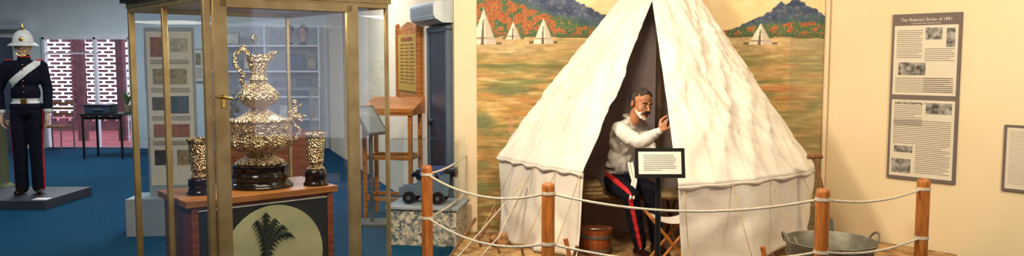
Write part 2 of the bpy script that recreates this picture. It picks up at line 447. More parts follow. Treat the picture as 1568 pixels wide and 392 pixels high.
b=Bd()
for (p,q) in (((-0.3,6.5,0.30),(-0.5,6.25,0.03)),((-0.13,6.6,0.36),(-0.25,6.42,0.16))):
    b.cyl(p,q,0.014,0.01,wood_old,8)
b.tube([(0.1,6.55,0.6),(-0.25,6.4,0.22),(-0.45,6.2,0.03)],0.006,rope_m,6)
b.tube([(0.1,6.55,0.6),(-0.1,6.3,0.2),(-0.28,6.15,0.03)],0.006,rope_m,6)
b.done("guy_rope_stakes")
for i,(x,y) in enumerate(((1.78,5.5),(0.42,5.75))):
    b=Bd(); b.cyl((x-0.03,y,0.3),(x+0.04,y,0.0),0.018,0.012,wood_post,10); b.cyl((x+0.06,y+.03,0.24),(x-0.02,y+.02,0.02),0.014,0.01,wood_old,8); b.done("tent_peg")

# ------------------------------------------------ rope fence
posts=[V((-0.65,6.05,0)),V((0.237,5.18,0)),V((1.945,4.95,0)),V((2.785,5.36,0))]
fe=empty("rope_fence",(0,0,0))
for k,p in enumerate(posts):
    b=Bd(); b.lathe([(0.0,0),(0.043,0),(0.043,0.77),(0.040,0.79),(0.030,0.80),(0.0,0.80)],p,wood_post,20)
    for z in (0.735,0.40): b.lathe([(0.012,-0.01),(0.047,-0.01),(0.047,0.01),(0.012,0.01)],p+V((0,0,z)),rope_m,16)
    b.done("post_%d"%(k+1),parent=fe)
b=Bd()
def sag(a,c,s,n=24):
    return [a.lerp(c,i/n)-V((0,0,s*4*(i/n)*(1-i/n))) for i in range(n+1)]
wp=[V((-0.42,7.28,0))]
chainp=[wp[0]]+posts
for z in (0.735,0.40):
    for i,(a,c) in enumerate(zip(chainp,chainp[1:])):
        s=[0.03,0.10,0.10,0.05][i]
        b.tube(sag(a+V((0,0,z)),c+V((0,0,z)),s),0.0085,rope_m,8)
b.done("ropes",parent=fe)

# ------------------------------------------------ sign on stand
b=Bd(); Rx=Matrix.Rotation(math.radians(-14),3,'X')
sc=V((0.985,5.3,0.915))
b.cyl((0.985,5.33,0.0),(0.985,5.33,0.86),0.02,0.02,black,14)
b.lathe([(0.0,0),(0.15,0),(0.15,0.012),(0.03,0.025),(0.0,0.025)],(0.985,5.33,0),black,28)
b.box(sc,(0.335,0.02,0.2),black,Rx)
pst=lambda x,z,o=0.0115: sc+Rx@V((x,-o,z))
b.box(pst(0,0,0.011),(0.285,0.004,0.15),paper,Rx)
for i in range(9):
    w=0.22*(0.9+0.1*random.random()); 
    if i==8: w=0.12
    b.box(pst((w-0.22)/2,0.052-i*0.0125,0.0135),(w,0.001,0.004),ink,Rx)
b.done("information_sign_stand",bevel=0.002)

# ------------------------------------------------ spade
b=Bd(); ox=-0.045
b.cyl((2.47+ox,6.0,0.32),(2.37+ox,6.1,0.85),0.018,0.016,wood_old,12)
b.cyl((2.31+ox,6.08,0.86),(2.43+ox,6.12,0.86),0.017,0.017,wood_old,12)
b.cyl((2.48+ox,5.99,0.24),(2.465+ox,6.005,0.40),0.024,0.02,steel,12)
d=V((-0.10,0.10,0.52)).normalized()
o=V((2.48+ox,5.99,0.28)); sx=V((0.93,0.37,0)).normalized()
P=[]
for j in range(9):
    t=j/8; w=0.085*(1 if t<0.7 else math.sqrt(max(0.05,1-((t-.7)/.3)**2)))
    P.append([o-d*t*0.27+sx*w*(i/4-1)+V((0,0.02,0))*((i/4-1)**2) for i in range(9)])
b.grid(P,steel)
b.done("spade").modifiers.new("s",'SOLIDIFY').thickness=0.003

# ------------------------------------------------ wooden tub, galvanised tub, rock
def tub(c,r0,r1,h):
    b=Bd(); n=18
    for k in range(n):
        a=2*math.pi*k/n; a0=a-math.pi/n*0.94; a1=a+math.pi/n*0.94
        def q(r,aa,z): return V(c)+V((r*math.cos(aa),r*math.sin(aa),z))
        b.add([q(r,aa,z) for (r,aa,z) in ((r0,a0,0),(r0,a1,0),(r1,a1,h),(r1,a0,h),(r0-.015,a0,0),(r0-.015,a1,0),(r1-.015,a1,h),(r1-.015,a0,h))],((0,1,2,3),(5,4,7,6),(3,2,6,7),(0,4,5,1),(1,5,6,2),(0,3,7,4)),wood_red)
    for z in (0.2,0.75):
        r=r0+(r1-r0)*z+0.003; b.lathe([(r,h*z-0.012),(r+0.003,h*z-0.012),(r+.004,h*z+0.012),(r+0.001,h*z+0.012)],c,steel,36)
    b.lathe([(0.001,0.02),(r0-.01,0.02)],c,wood_old,24)
    b.tube([V(c)+V((r1*math.cos(t),0.13*math.sin(t),h-0.02*math.sin(t))) for t in [math.pi+math.pi*i/16 for i in range(17)]],0.005,steel,6)
    return b.done("wooden_bucket")
tub((0.69,6.45,0.02),0.11,0.135,0.21)
b=Bd(); c=V((2.27,5.62,0.02))
b.lathe([(0,0.01),(0.24,0.0),(0.25,0.01),(0.30,0.27),(0.315,0.29),(0.318,0.30),(0.31,0.305),(0.30,0.29),(0.245,0.02),(0,0.02)],c,galv,48)
for z in (0.09,0.2): b.lathe([(0.252+z*.2,z-.006),(0.262+z*.2,z),(0.252+z*.2,z+.006)],c,galv,48)
for s in (-1,1):
    b.tube([c+V((s*(0.30+0.035*math.sin(t)),0.07*math.cos(t),0.28+0.075*math.sin(t))) for t in [math.pi*i/12 for i in range(13)]],0.008,galv,8)
b.done("galvanised_washtub")
b=Bd(); b.sph((0,0,0),1,rockm,None,36)
for v in b.bm.verts:
    k=1+0.35*NV(v.co*1.6)+0.08*NV(v.co*6); v.co=V((v.co.x*0.085*k,v.co.y*0.07*k,v.co.z*0.065*k))
b.done("rock",M=Matrix.Translation((-0.1,6.7,0.07)))

# ------------------------------------------------ camp bed, stool
b=Bd()
b.box((0.98,6.88,0.445),(0.95,0.46,0.03),straw)
for y in (6.66,7.1): b.cyl((0.48,y,0.44),(1.5,y,0.44),0.018,0.018,wood_old,10)
for x in (0.6,1.38):
    b.cyl((x,6.68,0.43),(x,7.08,0.02),0.014,0.014,wood_old,10); b.cyl((x,7.08,0.43),(x,6.68,0.02),0.014,0.014,wood_old,10)
b.done("camp_bed",bevel=0.005)
b=Bd()
for (z,w) in ((0.48,0.28),(0.515,0.27),(0.55,0.24)):
    b.box((0.63,6.78,z),(w,0.26,0.034),straw)
b.cyl((0.55,6.64,0.59),(0.55,6.90,0.59),0.022,0.022,shirt_m,12)
b.done("folded_blankets",bevel=0.012)
b=Bd(); c=V((1.2,5.98,0.02))
for y in (-0.13,0.13):
    b.cyl(c+V((-0.17,y,0)),c+V((0.17,y,0.42)),0.012,0.012,wood_brown,10); b.cyl(c+V((0.17,y*1.1,0)),c+V((-0.17,y*1.1,0.42)),0.012,0.012,wood_brown,10)
for x in (-0.17,0.17): b.cyl(c+V((x,-0.16,0.42)),c+V((x,0.16,0.42)),0.013,0.013,wood_brown,10)
b.grid([[c+V((-0.17+0.34*i/10,y,0.42-0.05*math.sin(math.pi*i/10))) for i in range(11)] for y in (-0.13,0,0.13)],canvas)
b.done("folding_stool")

# ------------------------------------------------ humans
def hand(parent,wrist,dirv,palmn,curl,m,side=1,scale=1.0,name="hand",spread=0.1):
    d=V(dirv).normalized(); n=V(palmn); n=(n-d*n.dot(d)).normalized(); s=d.cross(n).normalized()*side
    w=V(wrist); b=Bd(); S=scale
    b.cap(w-d*0.03*S,w+d*0.01*S,0.024*S,0.024*S,m)
    for k in (-1,-0.33,0.33,1):
        b.cap(w+d*0.015*S+s*0.010*k*S,w+d*0.085*S+s*0.028*k*S,0.016*S,0.0125*S,m)
    Ls=[0.062,0.078,0.084,0.074]
    for f,k in enumerate((-1,-0.33,0.33,1)):
        base=w+d*0.088*S+s*0.029*k*S; ang=0; p=base; L=Ls[f]*S; r=[0.0088,0.0095,0.0098,0.0095][f]*S
        for q,(fr,rr) in enumerate(((0.45,1),(0.31,0.92),(0.24,0.82))):
            ang+=curl*(0.7 if q==0 else 1.0)
            dd=(d*math.cos(ang)+n*math.sin(ang)+s*k*spread*0.3).normalized()
            e=p+dd*L*fr; b.cap(p,e,r*rr,r*rr*0.93,m,10); p=e
    p=w+d*0.025*S+s*0.028*S
    dirs=[(d*0.6+s*0.7+n*0.35),(d*0.85+s*0.15+n*(0.3+0.4*min(1,curl))),(d*0.75-s*0.15+n*(0.4+0.5*min(1,curl)))]
    for q,(dv,L,r) in enumerate(zip(dirs,(0.045,0.034,0.027),(0.0145,0.0115,0.010))):
        e=p+dv.normalized()*L*S; b.cap(p,e,r*S,r*S*0.9,m,10); p=e
    ob=b.done(name,parent=parent); remesh(ob,0.0035*S,2,[m]); return ob

def head(parent,M,sk,hairm=None,foamy=False,moust=True,neckdir=None):
    def q(x,y,z): return M@V((x,y,z))
    R=M.to_3x3().normalized()
    b=Bd()
    b.sph(q(0,0.012,0.035),(0.074,0.093,0.083),sk,R,28)
    b.sph(q(0,-0.045,0.045),(0.058,0.040,0.050),sk,R,20)
    b.sph(q(0,-0.028,-0.01),(0.064,0.062,0.07),sk,R)
    b.sph(q(0,-0.033,-0.055),(0.056,0.054,0.052),sk,R)
    b.sph(q(0,-0.068,-0.092),(0.026,0.020,0.022),sk,R,14)
    for s in (-1,1):
        b.sph(q(s*0.038,-0.055,-0.028),(0.022,0.022,0.026),sk,R,14)
        b.cap(q(s*0.012,-0.086,0.020),q(s*0.046,-0.074,0.018),0.0085,0.008,sk,10)
        b.sph(q(s*0.046,0.0,-0.050),(0.016,0.03,0.034),sk,R,14)
        b.sph(q(s*0.077,0.012,-0.004),(0.009,0.018,0.030),sk,R,14)
        b.sph(q(s*0.011,-0.100,-0.034),(0.009,0.009,0.008),sk,R,10)
    b.chain([q(0,-0.088,0.010),q(0,-0.100,-0.012),q(0,-0.112,-0.030)],[0.008,0.009,0.0115],sk,12)
    b.cap(q(-0.018,-0.080,-0.063),q(0.018,-0.080,-0.063),0.009,0.009,sk,10)
    nb=neckdir if neckdir is not None else q(0,0.04,-0.19)
    b.chain([q(0,0.01,-0.04),q(0,0.02,-0.10).lerp(nb,0.3),nb],[0.060,0.058,0.064],sk,18)
    ob=b.done("head",parent=parent); remesh(ob,0.004,4,[sk])
    b=Bd()
    for s in (-1,1):
        b.sph(q(s*0.030,-0.0790,0.001),(0.0125,0.0095,0.0060),eyew,R,14)
        b.sph(q(s*0.030,-0.0858,0.001),(0.0052,0.004,0.0052),eyeb,R,10)
        b.chain([q(s*0.013,-0.0935,0.019),q(s*0.030,-0.0925,0.024),q(s*0.046,-0.082,0.020)],[0.0040,0.0045,0.003],moustm,8)
        b.chain([q(s*0.017,-0.0865,0.0075),q(s*0.030,-0.0885,0.0095),q(s*0.043,-0.080,0.006)],[0.0028,0.0032,0.0028],sk,8)
        b.chain([q(s*0.018,-0.0850,-0.0065),q(s*0.030,-0.0860,-0.0085),q(s*0.042,-0.080,-0.005)],[0.0025,0.0028,0.0025],sk,8)
        if moust: b.chain([q(0,-0.100,-0.046),q(s*0.018,-0.097,-0.050),q(s*0.036,-0.084,-0.062)],[0.0095,0.0095,0.005],moustm,8)
    b.cap(q(-0.016,-0.0885,-0.067),q(0.016,-0.0885,-0.067),0.004,0.004,lipm,8)
    b.done("face_details",parent=parent)
    if foamy:
        b=Bd()
        b.chain([q(-0.058,-0.020,-0.045),q(-0.052,-0.040,-0.070),q(-0.03,-0.068,-0.096),q(0,-0.078,-0.106),q(0.03,-0.068,-0.096),q(0.052,-0.040,-0.070)],[0.005,0.010,0.012,0.012,0.010,0.006],foam,12)
        b.sph(q(-0.040,-0.060,-0.068),(0.012,0.014,0.018),foam,R,12)
        ob=b.done("shaving_foam",parent=parent); remesh(ob,0.004,2,[foam])
    if hairm:
        b=Bd()
        b.sph(q(0,0.026,0.046),(0.0785,0.086,0.080),hairm,R,28)
        b.sph(q(0,0.050,0.0),(0.071,0.060,0.062),hairm,R,20)
        ob=b.done("hair",parent=parent); remesh(ob,0.004,1,[hairm])
        off=parent.location if parent else V((0,0,0))
        Mi=M.inverted(); bm=bmesh.new(); bm.from_mesh(ob.data); dl=[]
        for v in bm.verts:
            p=Mi@(v.co+off)
            line=-0.052+0.55*max(0,0.085-p.z) if p.z>0.0 else 0.02
            if p.y<line-0.035*max(0,1-abs(p.x)/0.03)*(1 if p.z>0.07 else 0) : dl.append(v)
            elif p.z<0.0 and p.y<0.03: dl.append(v)
        bmesh.ops.delete(bm,geom=dl,context='VERTS')
        for v in bm.verts:
            p=Mi@(v.co+off); v.co+=v.normal*(0.003*math.sin(p.x*260+p.z*60)+0.004*NV(p*45))
        bm.to_mesh(ob.data); bm.free()
        so=ob.modifiers.new("s",'SOLIDIFY'); so.thickness=0.006; so.offset=-1
        b=Bd()
        for s in (-1,1): b.chain([q(s*0.073,0.0,0.035),q(s*0.074,-0.004,0.01),q(s*0.071,-0.004,-0.015)],[0.008,0.007,0.004],hairm,10)
        for k in range(11):
            x=-0.055+0.011*k
            b.chain([q(x,-0.050-0.010*math.cos(x*25),0.097-abs(x)*0.4),q(x+0.004,-0.02,0.122-abs(x)*0.45),q(x+0.006,0.03,0.127-abs(x)*0.4)],[0.006,0.009,0.007],hairm,8)
        ob=b.done("hair_locks",parent=parent); remesh(ob,0.0035,1,[hairm])

# --- shaving man (seated in tent)
man=empty("shaving_man",(1.0,6.6,0.02))
f=V((0.72,-0.69,0)); lf=V((0.69,0.72,0))
def ori(fwd,up=V((0,0,1))):
    y=-V(fwd).normalized(); z=(up-y*up.dot(y)).normalized(); x=y.cross(z); return Matrix((x,y,z)).transposed()
pel=V((0.915,6.74,0.60)); chest=V((0.945,6.68,0.92)); neck=V((0.985,6.62,1.085)); hd=V((1.058,6.555,1.24))
Rs=V((0.875,6.51,1.04)); Ls=V((1.085,6.74,1.04)); Re=V((1.015,6.32,0.955)); Rw=V((1.135,6.16,1.05))
Le=V((1.16,6.58,0.83)); Lw=V((1.10,6.40,0.78))
Rt=ori(f)
b=Bd()
b.sph(pel+V((0,0,0.10)),(0.140,0.108,0.10),shirt_m,Rt)
b.sph(pel.lerp(chest,0.55),(0.146,0.110,0.17),shirt_m,Rt)
b.sph(chest+V((0,0,0.01)),(0.160,0.115,0.155),shirt_m,Rt)
b.cap(Rs,Ls,0.058,0.058,shirt_m)
b.cap(Rs.lerp(neck,0.15)+V((0,0,.005)),neck,0.05,0.05,shirt_m); b.cap(Ls.lerp(neck,0.15)+V((0,0,.005)),neck,0.05,0.05,shirt_m)
b.chain([chest.lerp(neck,0.6),neck+V((0.005,-0.005,0.01))],[0.08,0.060],shirt_m)
b.chain([Rs,Rs.lerp(Re,0.5)-V((0,0,0.014)),Re-V((0,0,.004)),Re.lerp(Rw,0.5)-V((0,0,0.012)),Rw.lerp(Re,0.14)],[0.064,0.064,0.058,0.054,0.034],shirt_m)
b.chain([Ls,Le,Lw.lerp(Le,0.1)],[0.064,0.054,0.040],shirt_m)
ob=b.done("shirt",parent=man)
remesh(ob,0.007,7,[shirt_m])
for v in ob.data.vertices:
    p=v.co; a=NV(V((p.x*8+p.z*5,p.y*8,p.z*9-p.x*10))); v.co=p+v.normal*(0.010*(0.4-abs(a)*2)+0.003*NV(p*26))
b=Bd()
b.chain([neck+lf*0.056*math.cos(t)+f*0.060*math.sin(t)+V((0,0,0.045-0.014*math.sin(t))) for t in [2*math.pi*i/14 for i in range(15)]],[0.011]*15,shirt_m,8)
b.chain([Rw,Rw+V((0.004,-0.006,0.004))],[0.030,0.030],shirt_m)
b.done("collar_and_cuff",parent=man)
Rh=V((0.865,6.66,0.565)); Lh=V((0.985,6.79,0.565)); Rk=V((0.935,6.29,0.53)); Lk=V((1.125,6.42,0.55)); Ra=V((1.03,6.34,0.13)); La=V((1.19,6.46,0.13))
b=Bd()
b.sph(pel+V((0,0,-0.01)),(0.155,0.122,0.105),navy,Rt)
b.chain([Rh,Rk,Ra],[0.092,0.070,0.056],navy); b.chain([Lh,Lk,La],[0.092,0.070,0.056],navy)
b.sph(Rk+V((0.01,-0.005,-0.01)),0.071,navy)
ob=b.done("trousers",parent=man)
def stripe(segs,ang,outs):
    ca=math.cos(ang)
    def cls(c):
        best=None
        for (a,e,o) in segs:
            t=max(0,min(1,(c-a).dot(e-a)/(e-a).length_squared)); pr=a.lerp(e,t); dd=(c-pr).length
            if best is None or dd<best[0]: 
                ax=(e-a).normalized(); oo=(o-ax*o.dot(ax)).normalized(); r=(c-pr); r=(r-ax*r.dot(ax))
                best=(dd,r.normalized().dot(oo) if r.length>1e-5 else 0)
        return 1 if best[1]>ca else 0
    return cls
oR=V((-0.35,-0.95,0.15)); oR2=V((-0.15,-1,0))
remesh(ob,0.006,4,[navy,red],stripe([(Rh,Rk,oR+V((0,0,.5))),(Rk,Ra,oR2),(Lh,Lk,lf),(Lk,La,lf)],0.25,None))
for v in ob.data.vertices:
    p=v.co; v.co=p+v.normal*0.006*NV(V((p.x*10,p.y*10,p.z*26)))
b=Bd()
for a in (Ra,La):
    b.cap(a+V((0,0,-0.02)),a+V((0,0,0.05)),0.046,0.048,ebony)
    b.chain([a+V((-0.015,0.02,-0.068)),a+V((0.03,-0.09,-0.074)),a+V((0.05,-0.15,-0.080))],[0.040,0.036,0.028],ebony)
ob=b.done("boots",parent=man); remesh(ob,0.006,3,[ebony])
b=Bd()
fold=[V((0.955,6.52,0.74)),V((0.965,6.47,0.66)),V((0.975,6.42,0.61)),V((0.955,6.36,0.57)),V((0.925,6.22,0.50))]
for o_ in (V((0,0,0)),V((0.028,0.008,0.0))): b.chain([p+o_+V((0,-0.03,0.02)) for p in fold],[0.012,0.013,0.012,0.012,0.009],shirt_m,8)
ob=b.done("hanging_braces",parent=man); remesh(ob,0.005,1,[shirt_m])
b=Bd(); b.sph(pel+V((0,0,0.095)),(0.150,0.118,0.022),ebony,Rt); b.done("belt",parent=man)
hf=V((0.46,-0.87,-0.12)).normalized()
Mh=ori(hf,V((0.14,-0.03,1))).to_4x4(); Mh.translation=hd
head(man,Mh@Matrix.Scale(1.04,4),skin,hair,foamy=True,neckdir=neck)
hdir=(V((1.195,6.10,1.115))-Rw)
hand(man,Rw+hdir.normalized()*0.015,hdir,V((0.55,0.6,0.2)),1.05,skin,side=1,scale=0.95,name="hand_right")
hand(man,Lw,V((-0.3,-0.8,-0.15)),V((0,0,-1)),0.45,skin,side=1,scale=0.95,name="hand_left")
b=Bd(); rz=V((1.205,6.09,1.145))
b.cap(rz+V((-0.02,0.0,-0.045)),rz+V((0.0,0,0.03)),0.006,0.006,ebony,10)
b.box(rz+V((-0.01,-0.002,0.052)),(0.018,0.003,0.05),silver_p)
b.done("razor",parent=man)

# --- soldier mannequin
SX,SY=-5.44,8.95
sold=empty("soldier_mannequin",(SX,SY,0.10))
MS=ori(V((0.36,-0.93,0))).to_4x4(); MS.translation=V((SX,SY,0.10))
def L(x,y,z): return MS@V((x,y,z))
RS=MS.to_3x3()
b=Bd()
b.sph(L(0,0,1.33),(0.175,0.122,0.17),navy,RS); b.sph(L(0,0,1.13),(0.148,0.11,0.16),navy,RS); b.sph(L(0,0,0.98),(0.168,0.125,0.10),navy,RS)
b.cap(L(-0.14,0,1.44),L(0.14,0,1.44),0.06,0.06,navy); b.cap(L(0,0,1.46),L(0,0,1.535),0.075,0.062,navy)
for s in (-1,1):
    ex=0.05 if s<0 else 0.0
    b.chain([L(s*0.168,0,1.43),L(s*(0.215+ex),0.02,1.17),L(s*(0.215+ex*0.4),-0.04,0.94)],[0.064,0.052,0.044],navy)
ob=b.done("jacket",parent=sold)
MSi=MS.inverted()
def clsJ(c):
    p=MSi@c
    if 1.02<p.z<1.075 and abs(p.x)<0.165: return 1
    dd=(p.x-0.13)*0.66-(p.z-1.47)*0.75
    if abs(dd)<0.036 and abs(p.x)<0.165 and p.z>1.06: return 1
    if p.z<0.955 and abs(p.x)>0.18: return 1
    return 0
remesh(ob,0.007,3,[navy,whitec],clsJ)
b=Bd()
b.sph(L(0,0,0.93),(0.158,0.12,0.10),navy,RS)
segs=[]
for s in (-1,1):
    pts=[L(s*0.083,0,0.9),L(s*0.083,-0.01,0.5),L(s*0.083,0.01,0.07)]
    b.chain(pts,[0.092,0.075,0.068],navy); o=L(s*1.0,-0.35,0)-L(0,0,0)
    segs+= [(pts[0],pts[1],o),(pts[1],pts[2],o)]
ob=b.done("trousers",parent=sold); remesh(ob,0.007,3,[navy,red],stripe(segs,0.22,None))
b=Bd()
for s in (-1,1): b.chain([L(s*0.09,0.03,0.045),L(s*0.10,-0.08,0.038),L(s*0.11,-0.16,0.032)],[0.040,0.036,0.028],ebony)
ob=b.done("boots",parent=sold); remesh(ob,0.006,3,[ebony])
Mh=MS@Matrix.Translation((0,-0.01,1.655))
head(sold,Mh,skin_p,None,moust=False)
for s in (-1,1):
    hx=s*(0.215+(0.02 if s<0 else 0))
    hand(sold,L(hx,-0.045,0.90),L(0,-0.15,-1)-L(0,0,0),L(-s,0,0)-L(0,0,0),0.35,skin_p,side=s,name="hand")
b=Bd(); hc=Mh@V((0,0.012,0.045))
b.lathe([(0.150,-0.045),(0.152,-0.040),(0.118,-0.012),(0.098,0.0),(0.098,0.018),(0.092,0.06),(0.075,0.10),(0.048,0.125),(0.02,0.137),(0.0,0.139)],hc,whitec,36,sq=1.12)
b.lathe([(0.150,-0.045),(0.1,-0.02),(0.09,0.0)],hc,whitec,36,sq=1.12)
b.lathe([(0.101,0.0),(0.103,0.006),(0.101,0.018),(0.097,0.02)],hc,whitec,36,sq=1.12)
b.done("pith_helmet",parent=sold)
b=Bd(); b.lathe([(0.032,0.128),(0.024,0.142),(0.012,0.150),(0.013,0.165),(0.006,0.19),(0.0,0.215)],hc,brass_b,16)
fp=Mh@V((0,-0.105,0.075)); b.sph(fp,(0.022,0.012,0.028),brass_b,RS,12)
b.chain([Mh@V((0.082*math.cos(math.pi*i/12),-0.04-0.045*math.sin(math.pi*i/12),0.01-0.122*math.sin(math.pi*i/12))) for i in range(13)],[0.004]*13,brass_b,8)
for k in range(6): b.sph(L(0,-0.118+abs(k-2.5)*0.004,1.45-k*0.06),0.009,brass_b,None,8)
b.box(L(0,-0.128,1.047),(0.06,0.02,0.05),brass_b,RS)
for s in (-1,1): b.sph(L(s*0.15,0,1.50),(0.045,0.03,0.010),red,RS,12)
b.lathe([(0.066,0),(0.068,0.004),(0.066,0.012)],L(0,0,1.53),red,24)
b.done("brass_fittings",parent=sold)
b=Bd(); b.box((-5.49,8.95,0.05),(0.98,0.95,0.1),plinth_m); b.box((-5.08,8.55,0.105),(0.16,0.12,0.01),paper)
b.done("display_plinth",bevel=0.006)

# ------------------------------------------------ trophy cabinet
N0=V((-1.33,3.5,0)); MC=frameM(N0,(0.77,0.638,0))
W,Dp=0.90,1.18; ct=1.885
b=Bd()
def post(x,y,w=0.03): b.box((x,y,(ct)/2),(w,w,ct),brass)
post(0,0,0.03); post(W,0,0.018); post(0,Dp,0.03); post(W,Dp,0.018)
post(0,Dp*0.5,0.026)
b.box((W/2,Dp/2,0.05),(W+0.06,Dp+0.06,0.1),wood_red)
for z in (0.12,ct-0.01):
    b.box((W/2,0,z),(W,0.03,0.035),brass); b.box((W/2,Dp,z),(W,0.03,0.035),brass); b.box((0,Dp/2,z),(0.03,Dp,0.035),brass); b.box((W,Dp/2,z),(0.03,Dp,0.035),brass)
SR=W-0.205
for x in (0.05,SR): b.box((x,-0.022,(0.14+ct-0.02)/2),(0.062,0.02,ct-0.02-0.14),brass)
for z in (0.17,ct-0.035): b.box(((0.05+SR)/2,-0.022,z),(SR-0.05,0.02,0.04),brass)
b.cyl((0.055,-0.03,1.44),(0.055,-0.06,1.44),0.006,0.006,brass_b,10); b.cap((0.03,-0.062,1.44),(0.085,-0.062,1.43),0.006,0.005,brass_b,10)
b.box((0.055,-0.034,1.42),(0.02,0.004,0.06),brass_b)
for (o,z,h,m) in ((0.02,ct+0.01,0.03,brass),(0.045,ct+0.035,0.025,bronze),(0.07,ct+0.06,0.03,brass),(0.085,ct+0.085,0.025,bronze)):
    b.box((W/2,Dp/2,z),(W+2*o,Dp+2*o,h),m)
cab=b.done("brass_display_cabinet",M=MC,bevel=0.003)
b=Bd(); b.case(0,W,-0.008,Dp,0.14,ct-0.03,glass,top=False)
b.done("glass_panes",parent=cab,M=MC,smooth=False)
b=Bd(); sx0,sx1,sy0,sy1=0.045,0.875,0.50,0.97; sh=0.90
b.box(((sx0+sx1)/2,(sy0+sy1)/2,sh-0.0175),(sx1-sx0,sy1-sy0,0.035),wood_brown)
b.box(((sx0+sx1)/2,(sy0+sy1)/2,(0.1+sh-0.035)/2),(sx1-sx0-0.05,sy1-sy0-0.05,sh-0.135),wood_red)
b.box(((sx0+sx1)/2,sy0+0.018,0.49),(sx1-sx0-0.09,0.008,0.70),felt)
b.box(((sx0+sx1)/2,sy0+0.014,0.842),(sx1-sx0-0.09,0.006,0.008),paper)
for x in (sx0+0.045,sx1-0.045): b.box((x,sy0+0.016,0.48),(0.035,0.016,0.76),wood_red)
pl=b.done("trophy_plinth",M=MC,bevel=0.004)
b=Bd()
cx,cz,rr=0.50,0.555,0.275
b.prism([(cx+rr*math.cos(2*math.pi*k/64),sy0+0.002,cz+rr*math.sin(2*math.pi*k/64)) for k in range(64)],(0,0.01,0),crest_bg)
for i in range(5):
    t0=-0.25+i*0.26
    pts=[V((cx-0.05+math.sin(t0)*0.19*(k/10)**1.6,sy0-0.001,cz+0.0+0.24*(k/10)*math.cos(t0*0.6)-0.13*(k/10)**3*abs(t0))) for k in range(11)]
    for a,c in zip(pts,pts[1:]): b.cyl(a,c,0.010,0.009,plume,6)
    for k in range(2,11):
        for s in (-1,1): b.cyl(pts[k],pts[k]+V((s*0.030,0,-0.03)),0.006,0.001,plume,5)
b.chain([V((cx-0.07,sy0,cz-0.24)),V((cx-0.05,sy0,cz-0.10)),V((cx-0.045,sy0,cz+0.03))],[0.05,0.035,0.018],plume)
b.done("feather_emblem",parent=pl,M=MC)
def emb(n,m,amp): return lambda a,z: amp*(math.sin(a*n)*math.sin(z*m))
def CP(x,y): return MC@V((x,y,0.9))
tp=CP(0.53,0.745)
def fine(prof,n=4):
    out=[]
    for (a,c) in zip(prof,prof[1:]):
        for k in range(n): out.append((a[0]+(c[0]-a[0])*k/n,a[1]+(c[1]-a[1])*k/n))
    out.append(prof[-1]); return out
b=Bd()
b.lathe([(0,0),(0.172,0),(0.175,0.012),(0.165,0.022),(0.15,0.03),(0.148,0.05),(0.158,0.058),(0.158,0.07),(0.15,0.08),(0.145,0.105),(0.15,0.112),(0.148,0.13),(0.13,0.134),(0,0.134)],tp,ebony,64)
b.lathe(fine([(0.125,0.134),(0.130,0.142),(0.118,0.156),(0.085,0.170),(0.072,0.186),(0.085,0.196)],3),tp,silver,96,emb(16,120,0.02))
b.lathe(fine([(0.085,0.196),(0.125,0.212),(0.155,0.240),(0.166,0.270),(0.162,0.292),(0.150,0.303),(0.152,0.318),(0.160,0.345),(0.165,0.372),(0.176,0.384),(0.174,0.392),(0.15,0.392)]),tp,silver,160,emb(14,110,0.02))
b.lathe(fine([(0.15,0.392),(0.12,0.404),(0.085,0.42),(0.068,0.434),(0.044,0.445),(0.042,0.455),(0.062,0.465)],3),tp,silver,96,emb(10,90,0.015))
b.lathe(fine([(0.062,0.465),(0.090,0.482),(0.108,0.508),(0.108,0.535),(0.094,0.560),(0.070,0.580),(0.052,0.594)]),tp,silver,128,emb(9,110,0.02))
b.lathe(fine([(0.052,0.594),(0.044,0.610),(0.056,0.618),(0.040,0.63),(0.038,0.65),(0.044,0.675),(0.052,0.70),(0.050,0.712),(0.058,0.722)],3),tp,silver,72,emb(8,110,0.015))
X=V((0.87,0.5,0)).normalized()
b.lathe([(0.058,0.722),(0.062,0.74),(0.066,0.757),(0.068,0.762),(0.055,0.75)],tp,silver,48,lambda a,z:0.35*max(0,math.cos(a-0.5))**3)
b.tube([tp+X*0.04+V((0,0,0.735)),tp+X*0.075+V((0,0,0.765)),tp+X*0.105+V((0,0,0.775))],[0.022,0.015,0.007],silver,10)
def smoothc(pts,n=6):
    out=[]; P=[pts[0]]+pts+[pts[-1]]
    for i in range(1,len(P)-2):
        for k in range(n):
            t=k/n; q=[]
            for d_ in range(2):
                a,c,e,g=P[i-1][d_],P[i][d_],P[i+1][d_],P[i+2][d_]
                q.append(0.5*((2*c)+(-a+e)*t+(2*a-5*c+4*e-g)*t*t+(-a+3*c-3*e+g)*t**3))
            out.append(tuple(q))
    out.append(pts[-1]); return out
hp=[(-0.05,0.735),(-0.055,0.775),(-0.085,0.785),(-0.118,0.758),(-0.122,0.71),(-0.10,0.67),(-0.08,0.645),(-0.09,0.615),(-0.08,0.59),(-0.066,0.575)]
b.tube([tp+X*r+V((0,0,z)) for r,z in smoothc(hp)],0.011,silver,10)
b.sph(tp+X*-0.075+V((0,0,0.797)),(0.016,0.012,0.02),silver,None,12)
for s in (-1,1):
    hp=[(0.15,0.26),(0.18,0.25),(0.21,0.28),(0.215,0.32),(0.195,0.345),(0.18,0.365),(0.19,0.39),(0.215,0.40),(0.23,0.385)]
    b.tube([tp+X*s*r+V((0,0,z)) for r,z in smoothc(hp)],0.011,silver,10)
    q=tp+X*s*0.195+V((0,0,0.395)); b.cap(q,q+V((0,0,0.06)),0.020,0.015,silver,10); b.sph(q+V((0,0,0.09)),0.017,silver,None,10)
    b.cap(q+V((0,0,0.05)),q+X*s*0.04+V((0,0,0.075)),0.008,0.005,silver,8); b.cap(q+V((0,0,0.05)),q-X*s*0.03+V((0,0,0.03)),0.008,0.005,silver,8)
    b.cap(q,q+X*s*0.035-V((0,0,0.02)),0.012,0.008,silver,8)
